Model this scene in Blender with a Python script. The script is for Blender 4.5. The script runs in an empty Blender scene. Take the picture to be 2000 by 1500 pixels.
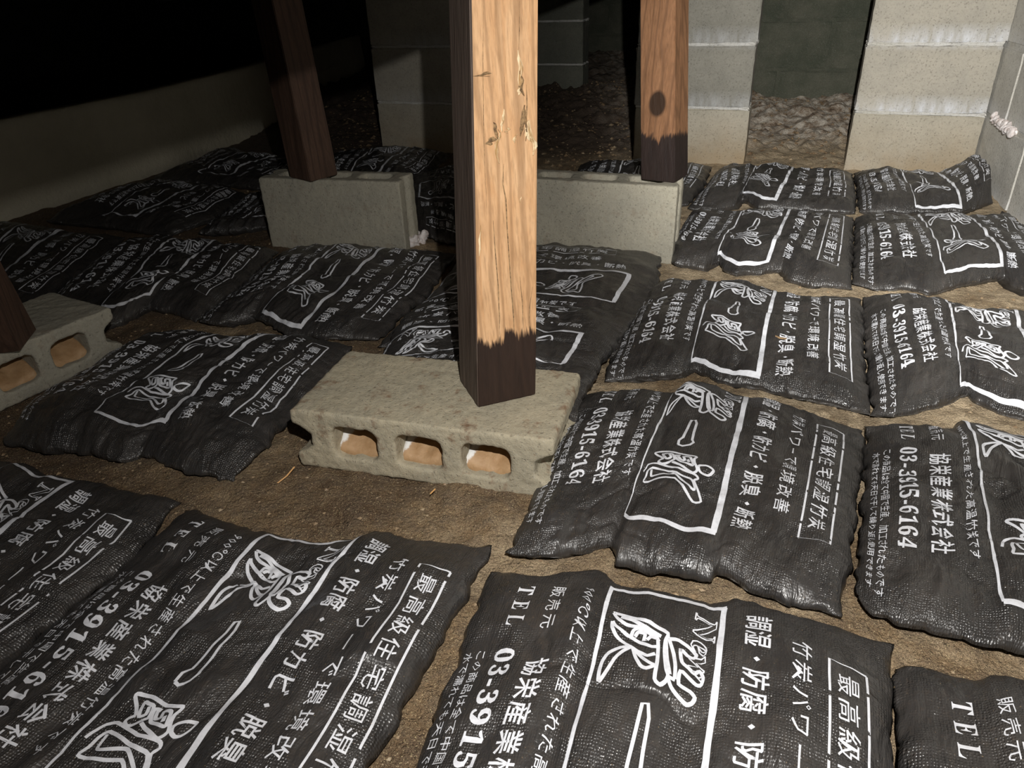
import bpy, bmesh, math, random
import numpy as np
from mathutils import Vector
random.seed(4); rng = np.random.default_rng(7)
sc = bpy.context.scene; COL = sc.collection
# ------------------------------------------------------------------ camera
F, P, R, H = 1444.51, math.radians(29.58), math.radians(2.365), 0.6416
cd = bpy.data.cameras.new('camera'); cam = bpy.data.objects.new('camera', cd); COL.objects.link(cam)
cd.sensor_fit = 'HORIZONTAL'; cd.sensor_width = 36; cd.lens = 36*F/2000; cd.clip_start = .01; cd.clip_end = 60
cam.location = (0, 0, H)
from mathutils import Matrix
cam.rotation_euler = (Matrix.Rotation(math.radians(90)-P, 3, 'X') @ Matrix.Rotation(-R, 3, 'Z')).to_euler()
sc.camera = cam
# ------------------------------------------------------------------ light
w = bpy.data.worlds.new('world'); sc.world = w; w.use_nodes = True
w.node_tree.nodes['Background'].inputs[0].default_value = (.75, .85, 1, 1)
w.node_tree.nodes['Background'].inputs[1].default_value = .003
sc.view_settings.view_transform = 'Standard'; sc.view_settings.look = 'None'
sc.view_settings.gamma = 1; sc.view_settings.use_curve_mapping = False; sc.view_settings.exposure = 0
LIGHT = Vector((.06, .05, .801))
def lamp(name, kind, energy, col, rad, aim=None, size=None, blend=1.):
    l = bpy.data.lights.new(name, kind); l.energy = energy; l.color = col; l.shadow_soft_size = rad
    o = bpy.data.objects.new(name, l); COL.objects.link(o); o.location = LIGHT
    if aim is not None:
        o.rotation_euler = (Vector(aim)-LIGHT).to_track_quat('-Z', 'Y').to_euler(); l.spot_size = size; l.spot_blend = blend
    return o
lamp('torch_spill', 'POINT', 17, (1, .985, .955), .005)                                  # hand torch: wide spill
lamp('torch_halo', 'SPOT', 31, (1, .985, .955), .005, (.55, 1.0, .0), math.radians(120))
lamp('torch_beam', 'SPOT', 230, (1, .985, .955), .005, (1.5, 2.4, .25), math.radians(60))  # and its beam, aimed at the right pillars
# ------------------------------------------------------------------ helpers
def ray(px, py):
    xr = (px-1000)/F; yr = -(py-750)/F
    xx = xr*math.cos(R)+yr*math.sin(R); yy = -xr*math.sin(R)+yr*math.cos(R)
    return np.array([xx, math.cos(P)+yy*math.sin(P), -math.sin(P)+yy*math.cos(P)])
def bp(px, py, z=0.):
    d = ray(px, py); return np.array([0, 0, H])+d*((z-H)/d[2])
YAW = -.36
U = np.array([math.cos(YAW), math.sin(YAW)]); V = np.array([-math.sin(YAW), math.cos(YAW)])
def link(name, me, mat=None, parent=None, smooth=False):
    o = bpy.data.objects.new(name, me); COL.objects.link(o)
    if mat is not None and not me.materials: me.materials.append(mat)
    if smooth:
        me.polygons.foreach_set('use_smooth', [True]*len(me.polygons))
    if parent is not None: o.parent = parent
    return o
def tag(o, label=None, cat=None, group=None, kind=None):
    for k, v in (('label', label), ('category', cat), ('group', group), ('kind', kind)):
        if v: o[k] = v
    return o
def empty(name, loc, rz=0.):
    o = bpy.data.objects.new(name, None); COL.objects.link(o); o.location = loc; o.rotation_euler = (0, 0, rz)
    o.empty_display_size = .05; return o
def mesh(name, v, f):
    me = bpy.data.meshes.new(name); me.from_pydata([tuple(map(float, q)) for q in v], [], f); me.update(); return me
def _hash(ix, iy, seed):
    h = (ix.astype(np.int64)*374761393+iy.astype(np.int64)*668265263+seed*974634777) & 0x7fffffff
    h = ((h ^ (h >> 13))*1274126177) & 0x7fffffff
    return ((h ^ (h >> 16)) & 0xffff)/65535.*2-1
def noise(x, y, seed=0):
    x = np.asarray(x, float); y = np.asarray(y, float)
    ix = np.floor(x); iy = np.floor(y); fx = x-ix; fy = y-iy
    fx = fx*fx*(3-2*fx); fy = fy*fy*(3-2*fy)
    a = _hash(ix, iy, seed); b = _hash(ix+1, iy, seed); c = _hash(ix, iy+1, seed); d = _hash(ix+1, iy+1, seed)
    return (a*(1-fx)+b*fx)*(1-fy)+(c*(1-fx)+d*fx)*fy
def fbm(x, y, n=4, seed=0):
    s = 0; a = 1.
    for i in range(n):
        s = s+a*noise(x*2**i, y*2**i, seed+i*17); a *= .5
    return s
# ------------------------------------------------------------------ materials
class NT:
    def __init__(s, name):
        s.m = bpy.data.materials.new(name); s.m.use_nodes = True; s.t = s.m.node_tree; s.b = s.t.nodes['Principled BSDF']
        s.tc = s.t.nodes.new('ShaderNodeTexCoord')
    def n(s, typ, **kw):
        o = s.t.nodes.new(typ)
        for k, v in kw.items():
            if k in o.inputs.keys(): s.set(o.inputs[k], v)
            else: setattr(o, k, v)
        return o
    def set(s, inp, v):
        if hasattr(v, 'is_output') or isinstance(v, bpy.types.NodeSocket): s.t.links.new(v, inp)
        else: inp.default_value = v
    def coord(s, scale=(1, 1, 1), which='Object', rot=(0, 0, 0)):
        mp = s.t.nodes.new('ShaderNodeMapping'); mp.inputs['Scale'].default_value = scale; mp.inputs['Rotation'].default_value = rot
        s.t.links.new(s.tc.outputs[which], mp.inputs[0]); return mp.outputs[0]
    def noise(s, scale, detail=4, rough=.6, vec=None, dist=0.):
        o = s.n('ShaderNodeTexNoise'); o.inputs['Scale'].default_value = scale; o.inputs['Detail'].default_value = detail
        o.inputs['Roughness'].default_value = rough; o.inputs['Distortion'].default_value = dist
        s.t.links.new(vec if vec is not None else s.tc.outputs['Object'], o.inputs['Vector']); return o.outputs['Fac']
    def ramp(s, fac, stops, interp='LINEAR'):
        o = s.n('ShaderNodeValToRGB'); o.color_ramp.interpolation = interp; e = o.color_ramp.elements
        while len(e) < len(stops): e.new(.5)
        for i, (p, c) in enumerate(stops):
            e[i].position = p; e[i].color = (*c, 1) if len(c) == 3 else c
        s.t.links.new(fac, o.inputs[0]); return o.outputs[0]
    def g(s, fac, a, b): return s.ramp(fac, [(a, (0, 0, 0)), (b, (1, 1, 1))])
    def mix(s, f, a, b, mode='MIX'):
        o = s.n('ShaderNodeMix'); o.data_type = 'RGBA'; o.blend_type = mode
        s.set(o.inputs[0], f); 
        for i, v in ((6, a), (7, b)):
            s.set(o.inputs[i], (*v, 1) if isinstance(v, tuple) and len(v) == 3 else v)
        return o.outputs[2]
    def math(s, op, a, b=0.):
        o = s.n('ShaderNodeMath'); o.operation = op; s.set(o.inputs[0], a); s.set(o.inputs[1], b); return o.outputs[0]
    def sep(s, vec=None):
        o = s.n('ShaderNodeSeparateXYZ'); s.t.links.new(vec if vec is not None else s.tc.outputs['Object'], o.inputs[0]); return o.outputs
    def bump(s, h, strength, dist=.002, prev=None):
        o = s.n('ShaderNodeBump'); o.inputs['Strength'].default_value = strength; o.inputs['Distance'].default_value = dist
        s.t.links.new(h, o.inputs['Height'])
        if prev is not None: s.t.links.new(prev, o.inputs['Normal'])
        s.t.links.new(o.outputs[0], s.b.inputs['Normal']); return o.outputs[0]
    def col(s, c): s.set(s.b.inputs['Base Color'], (*c, 1) if isinstance(c, tuple) else c)
    def rough(s, v): s.set(s.b.inputs['Roughness'], v)

def concrete(name, c1, c2, stain=None, salt=0., rust=0., bumpd=.0015, world=False):
    k = NT(name); wh = k.coord(which='Object')
    n1 = k.noise(9, 5, .6); n2 = k.noise(120, 4, .7); n3 = k.noise(420, 2, .6)
    c = k.mix(k.g(n1, .35, .65), c1, c2)
    c = k.mix(k.math('MULTIPLY', k.g(n2, .5, .8), .5), c, tuple(x*.5 for x in c1))
    c = k.mix(k.math('MULTIPLY', k.g(n3, .56, .75), .2), c, (.75, .72, .66))
    x, y, z = k.sep()
    if stain:                                              # damp brown foot of the stack
        f = k.math('MULTIPLY', k.ramp(z, [(0., (1, 1, 1)), (.19, (0, 0, 0))]), k.g(k.noise(7), .2, .7))
        c = k.mix(f, c, stain)
    if salt:                                               # lime bloom above the joints
        zz = k.math('MULTIPLY', z, 5.0)
        band = k.ramp(zz, [(0, (1, 1, 1)), (.08, (.8, .8, .8)), (.27, (0, 0, 0)), (.88, (0, 0, 0)), (.97, (.5, .5, .5))])
        streak = k.noise(1, 4, .7, k.coord((34, 34, 9)))
        f = k.math('MULTIPLY', k.math('MULTIPLY', band, k.g(streak, .30, .66)), k.math('MULTIPLY', k.g(k.noise(4.5, 2), .25, .5), salt))
        c = k.mix(f, c, (.72, .74, .78))
    if rust:
        c = k.mix(k.math('MULTIPLY', k.g(k.noise(22, 4, .7), .56, .7), rust), c, (.18, .09, .045))
    pit = k.g(k.noise(210, 2, .5), .6, .72)
    c = k.mix(k.math('MULTIPLY', pit, .42), c, (.09, .075, .055))
    k.col(c); k.rough(.95); k.b.inputs['Specular IOR Level'].default_value = .25
    b = k.bump(n2, .8, bumpd); b = k.bump(k.math('SUBTRACT', n3, pit), .7, .0009, b)
    return k.m
M = {}
M['concrete'] = concrete('concrete', (.42, .385, .315), (.345, .32, .265), salt=.3)
M['concrete_mid'] = concrete('concrete_mid', (.30, .285, .24), (.24, .23, .195), salt=.4)
M['concrete_salt'] = concrete('concrete_salt', (.44, .405, .335), (.37, .345, .29), salt=.95)
M['concrete_foot'] = concrete('concrete_foot', (.46, .42, .34), (.38, .35, .28), stain=(.36, .27, .165), salt=0.)
M['concrete_plain'] = concrete('concrete_plain', (.40, .37, .29), (.33, .31, .25), rust=.25)
M['concrete_main'] = concrete('concrete_main', (.47, .41, .29), (.38, .34, .25), rust=.85, bumpd=.002)
M['concrete_dark'] = concrete('concrete_dark', (.115, .115, .085), (.07, .078, .055), bumpd=.003)  # darker, slightly green concrete for the back and outer walls
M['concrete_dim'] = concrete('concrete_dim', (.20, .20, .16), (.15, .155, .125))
M['concrete_wall'] = concrete('concrete_wall', (.60, .58, .52), (.50, .48, .43), salt=.5)
M['mortar'] = concrete('mortar', (.52, .50, .44), (.62, .61, .58))
k = NT('lime_crust'); n = k.noise(90, 4); k.col(k.ramp(n, [(.3, (.5, .4, .36)), (.6, (.85, .8, .78))])); k.rough(.95); k.bump(n, .8, .004); M['lime'] = k.m
k = NT('mud'); n = k.noise(60, 4)
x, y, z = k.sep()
white = k.math('MULTIPLY', k.g(k.math('ADD', k.math('SUBTRACT', z, k.math('MULTIPLY', x, 1.25)), k.math('MULTIPLY', k.math('SUBTRACT', k.noise(70), .5), .022)), .074, .078), 1.)  # white patch towards the upper left of each plug
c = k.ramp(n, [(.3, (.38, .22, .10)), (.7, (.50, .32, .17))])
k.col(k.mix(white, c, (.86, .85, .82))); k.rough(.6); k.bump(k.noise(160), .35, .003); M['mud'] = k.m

def wood(name, light, mid, dark, split, scale=1., rag=.018, knot=None, seed=0., side=None):
    k = NT(name); x, y, z = k.sep()
    vec = k.n('ShaderNodeVectorMath', operation='ADD'); k.t.links.new(k.tc.outputs['Object'], vec.inputs[0]); vec.inputs[1].default_value = (seed, seed*2, seed)
    mp = k.n('ShaderNodeMapping'); mp.inputs['Scale'].default_value = (1, 1, .09); k.t.links.new(vec.outputs[0], mp.inputs[0]); v = mp.outputs[0]
    g1 = k.noise(62, 3, .55, v, 1.2); g2 = k.noise(330, 3, .6, v)
    wv = k.n('ShaderNodeTexWave'); wv.bands_direction = 'X'; wv.inputs['Scale'].default_value = 17; wv.inputs['Distortion'].default_value = 9
    wv.inputs['Detail'].default_value = 2; wv.inputs['Detail Scale'].default_value = 1.4; k.t.links.new(v, wv.inputs[0])
    rings = wv.outputs['Fac']
    c = k.mix(k.g(g1, .3, .7), light, mid)
    c = k.mix(k.math('MULTIPLY', k.g(rings, .66, 1.), .55), c, tuple(a*.5 for a in mid))
    c = k.mix(k.math('MULTIPLY', k.g(g2, .45, .7), .45), c, tuple(a*.5 for a in mid))
    c = k.mix(k.math('MULTIPLY', k.g(k.noise(14, 3), .5, .7), .35), c, tuple(a*.62 for a in mid))
    if knot:                                             # round knot with its halo
        kx, kz, kr = knot
        dx = k.math('DIVIDE', k.math('SUBTRACT', x, kx), kr); dz = k.math('DIVIDE', k.math('SUBTRACT', z, kz), kr*1.35)
        r = k.math('SQRT', k.math('ADD', k.math('MULTIPLY', dx, dx), k.math('MULTIPLY', dz, dz)))
        c = k.mix(k.ramp(r, [(.75, (1, 1, 1)), (1., (0, 0, 0))]), c, tuple(a*.16 for a in mid))
    # dark preservative coat up to a ragged line
    rgd = k.noise(1, 3, .7, k.coord((75, 75, 5)))
    low = k.noise(16, 1)
    ed = k.math('ADD', split, k.math('ADD', k.math('MULTIPLY', k.math('SUBTRACT', rgd, .5), rag*4), k.math('MULTIPLY', k.math('SUBTRACT', low, .5), rag*1.5)))
    d = k.math('SUBTRACT', ed, z)
    if split > 0:
        f = k.g(d, 0., .006)
        dk = k.mix(k.g(g1, .3, .7), dark, tuple(a*1.6 for a in dark))
        c = k.mix(f, c, dk)
    if side:                                              # one face coloured darker brown than the rest
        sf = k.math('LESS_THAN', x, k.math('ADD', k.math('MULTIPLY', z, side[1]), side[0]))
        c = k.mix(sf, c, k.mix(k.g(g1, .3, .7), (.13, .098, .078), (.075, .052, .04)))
    k.col(c); k.rough(.68); k.b.inputs['Specular IOR Level'].default_value = .3; k.bump(k.math('ADD', g1, g2), .5, .0014)
    return k.m
WL, WM, WD = (.76, .48, .265), (.62, .345, .165), (.022, .012, .008)
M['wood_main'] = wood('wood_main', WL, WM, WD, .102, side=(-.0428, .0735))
M['wood_right'] = wood('wood_right', (.30, .150, .072), (.225, .108, .05), (.016, .009, .007), .105, knot=(-.020, .168, .023), seed=3.)
M['wood_dark'] = wood('wood_dark', (.10, .055, .036), (.07, .04, .027), (.04, .022, .016), 0., seed=7.)
M['wood_beam'] = wood('wood_beam', (.10, .065, .04), (.07, .042, .025), (.03, .02, .01), 0., seed=9.)
k = NT('splinter'); n = k.noise(300, 2, .6, k.coord((1, 1, .1))); k.col(k.ramp(n, [(.35, (.45, .26, .10)), (.6, (.93, .74, .47))])); k.rough(.7); M['splinter'] = k.m
k = NT('wood_rot'); n = k.noise(200, 3); k.col(k.ramp(n, [(.3, (.09, .05, .025)), (.65, (.42, .27, .13))])); k.rough(.9); k.bump(n, .9, .003); M['rot'] = k.m

k = NT('soil')
n1 = k.noise(2.6, 7, .68); n2 = k.noise(34, 6, .7); n3 = k.noise(230, 3, .65); n4 = k.noise(650, 2, .5)
x, y, z = k.sep(); n1 = k.math('ADD', n1, k.math('MULTIPLY', k.math('SUBTRACT', x, .15), .20))
c = k.ramp(n1, [(.34, (.13, .078, .040)), (.46, (.29, .195, .105)), (.60, (.60, .47, .31))])
c = k.mix(k.g(n2, .42, .62), c, k.ramp(n1, [(.3, (.13, .085, .052)), (.7, (.36, .27, .17))]))
c = k.mix(k.math('MULTIPLY', k.g(n3, .6, .72), .7), c, (.50, .40, .24))
c = k.mix(k.math('MULTIPLY', k.g(n4, .62, .70), .9), c, (.80, .64, .36))
x, y, z = k.sep()
back = k.g(k.math('MULTIPLY', y, .1), .272, .30)                      # pale crusted soil past the pillars
pale = k.ramp(k.noise(26, 5, .7), [(.30, (.14, .09, .055)), (.43, (.42, .32, .23)), (.57, (.74, .66, .55))])
pale = k.mix(k.g(k.math('ADD', k.math('MULTIPLY', x, .2), .3), .38, .50), (.12, .085, .06), pale)
c = k.mix(back, c, pale)
k.col(c); k.rough(k.ramp(n3, [(.4, (.85,)*3), (.7, (.4,)*3)]))
b = k.bump(n2, 1., .016); b = k.bump(n3, 1., .005, b); M['soil'] = k.m
k = NT('earth_bank'); n = k.noise(5, 5); k.col(k.ramp(n, [(.3, (.44, .40, .30)), (.7, (.56, .51, .39))])); k.rough(1.); k.bump(k.noise(40, 5), .6, .01); M['bank'] = k.m

k = NT('black_sack')                                                 # spunbond black sack: fine honeycomb emboss
uv = k.coord((1, 1, 1), 'UV')
vor = k.n('ShaderNodeTexVoronoi'); vor.feature = 'F1'; vor.inputs['Scale'].default_value = 165; vor.inputs['Randomness'].default_value = .35
k.t.links.new(uv, vor.inputs['Vector'])
cell = k.g(vor.outputs['Distance'], .25, .55)
cloud = k.noise(5, 4, .6, uv); dust = k.noise(38, 5, .7, uv); sp = k.noise(210, 2, .5, uv)
c = k.ramp(cloud, [(.35, (.034, .032, .031)), (.7, (.052, .047, .043))])
c = k.mix(k.math('MULTIPLY', k.g(dust, .52, .72), .35), c, (.085, .066, .05))
c = k.mix(k.math('MULTIPLY', k.g(sp, .70, .76), .8), c, (.30, .21, .11))
k.col(c)
k.rough(k.ramp(cloud, [(.3, (.27,)*3), (.7, (.42,)*3)])); k.b.inputs['Specular IOR Level'].default_value = .75
patch_ = k.g(k.noise(7, 3, .6, uv), .40, .58)
b = k.bump(k.math('MULTIPLY', cell, k.math('ADD', k.math('MULTIPLY', patch_, .85), .12)), .75, .0009)
crk = k.noise(1, 4, .62, k.coord((9, 24, 1), 'UV'), 1.2); b = k.bump(crk, .4, .012, b)
crk2 = k.noise(62, 3, .6, uv, .5); b = k.bump(crk2, .22, .002, b)
M['sack'] = k.m
k = NT('white_print'); uv = k.coord((1, 1, 1), 'UV'); n = k.noise(120, 3, .7); n2 = k.noise(14, 3)
c = k.ramp(n, [(.30, (.66, .67, .71)), (.55, (.81, .825, .87))]); c = k.mix(k.math('MULTIPLY', k.g(n2, .55, .75), .3), c, (.45, .42, .38))
k.col(c); k.rough(.6); M['print'] = k.m
k = NT('stones'); n = k.noise(45, 2); k.col(k.ramp(n, [(.3, (.16, .10, .055)), (.55, (.34, .24, .14)), (.75, (.62, .52, .36))])); k.rough(.6); k.bump(k.noise(300), .5, .001); M['stone'] = k.m
k = NT('straw'); k.col((.62, .33, .11)); k.rough(.6); M['straw'] = k.m
k = NT('dry_leaf'); n = k.noise(300); k.col(k.ramp(n, [(.3, (.22, .13, .06)), (.7, (.40, .26, .13))])); k.rough(.8); M['leaf'] = k.m

# ------------------------------------------------------------------ ground
def ground_z(x, y):
    x = np.asarray(x, float); y = np.asarray(y, float)
    z = .004*fbm(x*6, y*6, 3, 1)+.0022*fbm(x*38, y*38, 3, 5)-.003
    # crusted heaps past the sacks
    d = (x*V[0]*0+ (y-2.72)+.38*(x-.6))
    t = np.clip(d/.35, 0, 1)
    z = z+t*(.006+.030*np.abs(fbm(x*7, y*7, 5, 21))+.012*np.abs(noise(x*30, y*30, 8)))
    t2 = np.clip((d-.55)/.5, 0, 1); z = z+t2*.055
    # earth worked up against the near block
    z = z+np.where(y < 2.6, .006*np.clip(fbm(x*13, y*13, 4, 55), 0, 1), 0)
    px = (x+.14)*U[0]+(y-.84)*U[1]; py = (x+.14)*V[0]+(y-.84)*V[1]
    m = np.exp(-(px/.23)**4-((py-.06)/.10)**2)
    z = z+m*(.006+.007*fbm(x*22, y*22, 4, 31))
    return z
def grid_mesh(name, xs, ys, zf):
    X, Y = np.meshgrid(xs, ys); Z = zf(X, Y); nx, ny = len(xs), len(ys)
    v = np.stack([X.ravel(), Y.ravel(), Z.ravel()], 1)
    i = np.arange(nx*ny).reshape(ny, nx); q = np.stack([i[:-1, :-1], i[:-1, 1:], i[1:, 1:], i[1:, :-1]], -1).reshape(-1, 4)
    me = bpy.data.meshes.new(name); me.vertices.add(len(v)); me.vertices.foreach_set('co', v.ravel())
    me.loops.add(q.size); me.loops.foreach_set('vertex_index', q.ravel()); me.polygons.add(len(q))
    me.polygons.foreach_set('loop_start', np.arange(len(q))*4); me.update(); me.validate(); return me
g = link('floor', grid_mesh('floor', np.r_[np.linspace(-4.6, -1.3, 70), np.linspace(-1.29, 2.2, 420), np.linspace(2.23, 3.2, 30)],
         np.r_[np.linspace(-.8, .2, 30), np.linspace(.21, 4.2, 460), np.linspace(4.23, 7.2, 90)], ground_z), M['soil'], smooth=True)
tag(g, kind='structure')
# ------------------------------------------------------------------ block pieces
def rounded_box(name, sx, sy, sz, r=.004, seed=0, rough=.0012, cuts=10):
    bm = bmesh.new(); bmesh.ops.create_cube(bm, size=1)
    for v in bm.verts: v.co = Vector((v.co.x*sx, v.co.y*sy, v.co.z*sz+sz/2))
    bmesh.ops.bevel(bm, geom=bm.edges[:], offset=r, segments=2, affect='EDGES')
    if cuts:
        el = [e for e in bm.edges if e.calc_length() > .04]
        bmesh.ops.subdivide_edges(bm, edges=el, cuts=cuts, use_grid_fill=True)
        rr = random.Random(seed)
        for v in bm.verts:
            e = 1+1.5*((abs(abs(v.co.x)-sx/2) < r*1.1)+(abs(v.co.z-sz) < r*1.1 or v.co.z < r*1.1) > 1)
            v.co += Vector((rr.uniform(-1, 1), rr.uniform(-1, 1), rr.uniform(-1, 1)))*rough*e*.5
    bm.normal_update(); me = bpy.data.meshes.new(name); bm.to_mesh(me); bm.free(); return me
def profile_block(name, outer, holes, depth, voxel, amp, seed):
    """2-D outline with holes, extruded along y, remeshed and roughened."""
    cu = bpy.data.curves.new('tmp', 'CURVE'); cu.dimensions = '2D'; cu.fill_mode = 'BOTH'; cu.extrude = depth/2-.003
    cu.bevel_depth = .003; cu.bevel_resolution = 1; cu.offset = -.003
    for ring in [outer]+holes:
        s = cu.splines.new('POLY'); s.points.add(len(ring)-1); s.use_cyclic_u = True
        for p, q in zip(s.points, ring): p.co = (q[0], q[1], 0, 1)
    o = bpy.data.objects.new('tmp', cu); me = bpy.data.meshes.new_from_object(o); bpy.data.objects.remove(o)
    me.transform(Matrix.Rotation(math.pi/2, 4, 'X'))
    bm = bmesh.new(); bm.from_mesh(me); bmesh.ops.remove_doubles(bm, verts=bm.verts, dist=.0001); bm.to_mesh(me); bm.free()
    o = bpy.data.objects.new('tmp2', me); COL.objects.link(o)
    md = o.modifiers.new('r', 'REMESH'); md.mode = 'VOXEL'; md.voxel_size = voxel
    dg = bpy.context.evaluated_depsgraph_get(); m2 = bpy.data.meshes.new_from_object(o.evaluated_get(dg)); bpy.data.objects.remove(o)
    n = len(m2.vertices); co = np.empty(n*3); m2.vertices.foreach_get('co', co); co = co.reshape(-1, 3)
    no = np.empty(n*3); m2.vertices.foreach_get('normal', no); no = no.reshape(-1, 3)
    d = noise(co[:, 0]*160+co[:, 1]*70, co[:, 2]*160+co[:, 1]*90, seed)+.7*noise(co[:, 0]*50+co[:, 1]*37, co[:, 2]*55-co[:, 1]*31, seed+3)
    co = co+no*(d*amp)[:, None]; m2.vertices.foreach_set('co', co.ravel()); m2.update(); m2.name = name; return m2
def rrect(cx, cz, w, h, r, n=4):
    pts = []
    for sx, sz, a0 in ((1, 1, 0), (-1, 1, 90), (-1, -1, 180), (1, -1, 270)):
        for i in range(n+1):
            a = math.radians(a0+90*i/n); pts.append((cx+sx*(w/2-r)+r*math.cos(a), cz+sz*(h/2-r)+r*math.sin(a)))
    return pts
def cmu_outline(L, T, rec=.028):
    o = [(-L/2+.006, 0), (L/2-.006, 0), (L/2, .006), (L/2, .024), (L/2-rec*.6, .032), (L/2-rec, .040), (L/2-rec, T-.040), (L/2-rec*.6, T-.031), (L/2, T-.024), (L/2, T-.005), (L/2-.005, T)]
    return o+[(-x, z) for x, z in reversed(o) if (x, z) != (-L/2+.006, 0)][:-1]
L_, T_ = .39, .10
def lying_block(name, label, loc, yaw, mat, holes=3, plugs=True, seed=1, tilt=0., depth=.19):
    root = empty(name, loc, yaw); tag(root, label, 'concrete block', 'hollow blocks lying under the posts')
    hs = [rrect((i-(holes-1)/2)*.098, .051, .069, .052, .014) for i in range(holes)]
    me = profile_block('shell', cmu_outline(L_, T_), hs, depth, .0032, .0009, seed)
    link('shell', me, mat, root, True)
    if plugs:
        for i in range(holes):
            cx = (i-(holes-1)/2)*.098
            bm = bmesh.new(); nx, ny = 14, 12; vs = []
            for j in range(ny+1):
                for q in range(nx+1):
                    s = q/nx*2-1; t = j/ny
                    x_ = s*.035; y_ = -depth/2+.012+t*.11; zc = .024+(.054)*t**.8
                    z_ = zc+.008*s*s+.0035*noise(q*.6+i*9, j*.6, 5)+0.
                    vs.append(bm.verts.new((x_, y_, z_)))
            for j in range(ny):
                for q in range(nx):
                    a = j*(nx+1)+q; bm.faces.new((vs[a], vs[a+1], vs[a+nx+2], vs[a+nx+1]))
            m = bpy.data.meshes.new('mud_plug'); bm.to_mesh(m); bm.free()
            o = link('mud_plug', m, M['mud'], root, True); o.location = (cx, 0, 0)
            sd = o.modifiers.new('s', 'SOLIDIFY'); sd.thickness = .012; sd.offset = -1
            if i == 0: o['label'] = 'tan dried mud filling a block core, white patch in its upper left'
    return root
def standing_block(name, label, loc, yaw, mat, D=.10, Hh=.19, seed=2):
    root = empty(name, loc, yaw); tag(root, label, 'concrete block', 'blocks standing upright under the posts')
    # plan outline (x, y) with three core holes, built as profile then stood up
    hs = [rrect((i-1)*.112, D/2, .082, D-.052, .012) for i in range(3)]
    o = [(-L_/2, .004), (-L_/2+.004, 0), (L_/2-.004, 0), (L_/2, .004), (L_/2, .03), (L_/2-.012, .04), (L_/2-.012, D-.04), (L_/2, D-.03), (L_/2, D), (-L_/2, D), (-L_/2, D-.03), (-L_/2+.012, D-.04), (-L_/2+.012, .04), (-L_/2, .03)]
    me = profile_block('shell', o, hs, Hh, .0045, .0008, seed)
    me.transform(Matrix.Translation((0, 0, Hh/2)) @ Matrix.Rotation(-math.pi/2, 4, 'X') @ Matrix.Scale(-1, 4, (0, 0, 1)) )
    me.flip_normals()
    zs = [v.co.y for v in me.vertices]; me.transform(Matrix.Translation((0, -min(zs), 0)))
    link('shell', me, mat, root, True)
    fm = [0]
    for i in range(3):
        m = rounded_box('core_fill', .078, D-.056, Hh-.016-.008*(i == 1), .003, 40+i, .002, 3)
        f = link('core_fill', m, M['mortar'] if i != 1 else M['concrete_plain'], root); f.location = ((i-1)*.112, D/2, 0)
    return root
# ------------------------------------------------------------------ block piers and walls
def pier(label, x, y, yaw, courses=5, D=.12, L=.39, h=.19, mat=None, group='block piers', mat2=None):
    root = empty('block_pier', (x, y, -.01), yaw); tag(root, label, 'pier', group)
    for i in range(courses):
        me = rounded_box('concrete_block', L+random.uniform(-.003, .003), D, h, .003, i*7+int(x*100), .0016, 8)
        o = link('concrete_block', me, mat or (M['concrete_foot'] if i == 0 else mat2 or M['concrete']), root); o.location = (L/2+random.uniform(-.003, .003), D/2+random.uniform(-.002, .002), i*(h+.01))
        # object coordinates of the salt bands are per block: its foot is the joint
        if i < courses-1:
            m = rounded_box('mortar_joint', L-.004, D-.006, .0104, .002, i+50, .003, 12)
            j = link('mortar_joint', m, M['mortar'], root); j.location = (L/2, D/2, i*(h+.01)+h-.0002)
    return root
pier('block pier nearest the right wall with a white lime bloom above each joint', 1.144, 2.49, -.386, L=.372, mat2=M['concrete_salt'])
pier('block pier behind the orange-faced post at the right', .477, 2.764, YAW, mat2=M['concrete_mid'])
pier('dim block pier behind the left post with its top lost in shadow', -.487, 3.105, YAW)
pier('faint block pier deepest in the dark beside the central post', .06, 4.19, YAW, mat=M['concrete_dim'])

def block_wall(name, p0, p1, n_courses, mat, D=.12, start=0., z0=-.01):
    p0 = np.array(p0, float); p1 = np.array(p1, float); d = p1-p0; Ln = np.linalg.norm(d); yaw = math.atan2(d[1], d[0])
    root = empty(name, (p0[0], p0[1], z0), yaw); root['kind'] = 'structure'
    cache = {}
    for c in range(n_courses):
        x = -.2*(c % 2)+start
        while x < Ln:
            a = max(x, 0); b = min(x+.39, Ln); w_ = b-a
            if w_ > .03:
                key = round(w_, 3)
                if key not in cache: cache[key] = rounded_box('block', w_, D, .19, .004, int(key*1000), .0015, 5)
                o = link('block', cache[key], mat, root); o.location = ((a+b)/2, D/2+random.uniform(-.002, .002), c*.2)
            x += .4
    m = rounded_box('mortar_bed', Ln, D-.010, n_courses*.2-.01, .002, 3, 0, 0); o = link('mortar_bed', m, M['mortar'] if mat != M['concrete_dark'] else M['concrete_dark'], root); o.location = (Ln/2, D/2, 0)
    return root
# right wall runs from the inner corner towards the viewer (its face looks left)
c0 = np.array([1.144, 2.49])+np.array([math.cos(-.386), math.sin(-.386)])*.374
vv = np.array([math.sin(.27), math.cos(.27)])
block_wall('wall_right', c0+vv*.25, c0-vv*2.6, 5, M['concrete_wall'], start=-.18)
# back wall seen through the opening
b0 = bp(1400, 262); b1 = bp(1580, 222)
bl = b1[:2]
block_wall('wall_back', bl-U*.55, bl+U*1.7, 5, M['concrete_dark'])
fw = block_wall('wall_far', (-3.9, 7.45), (3.0, 4.9), 5, M['concrete_dark'])
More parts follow.
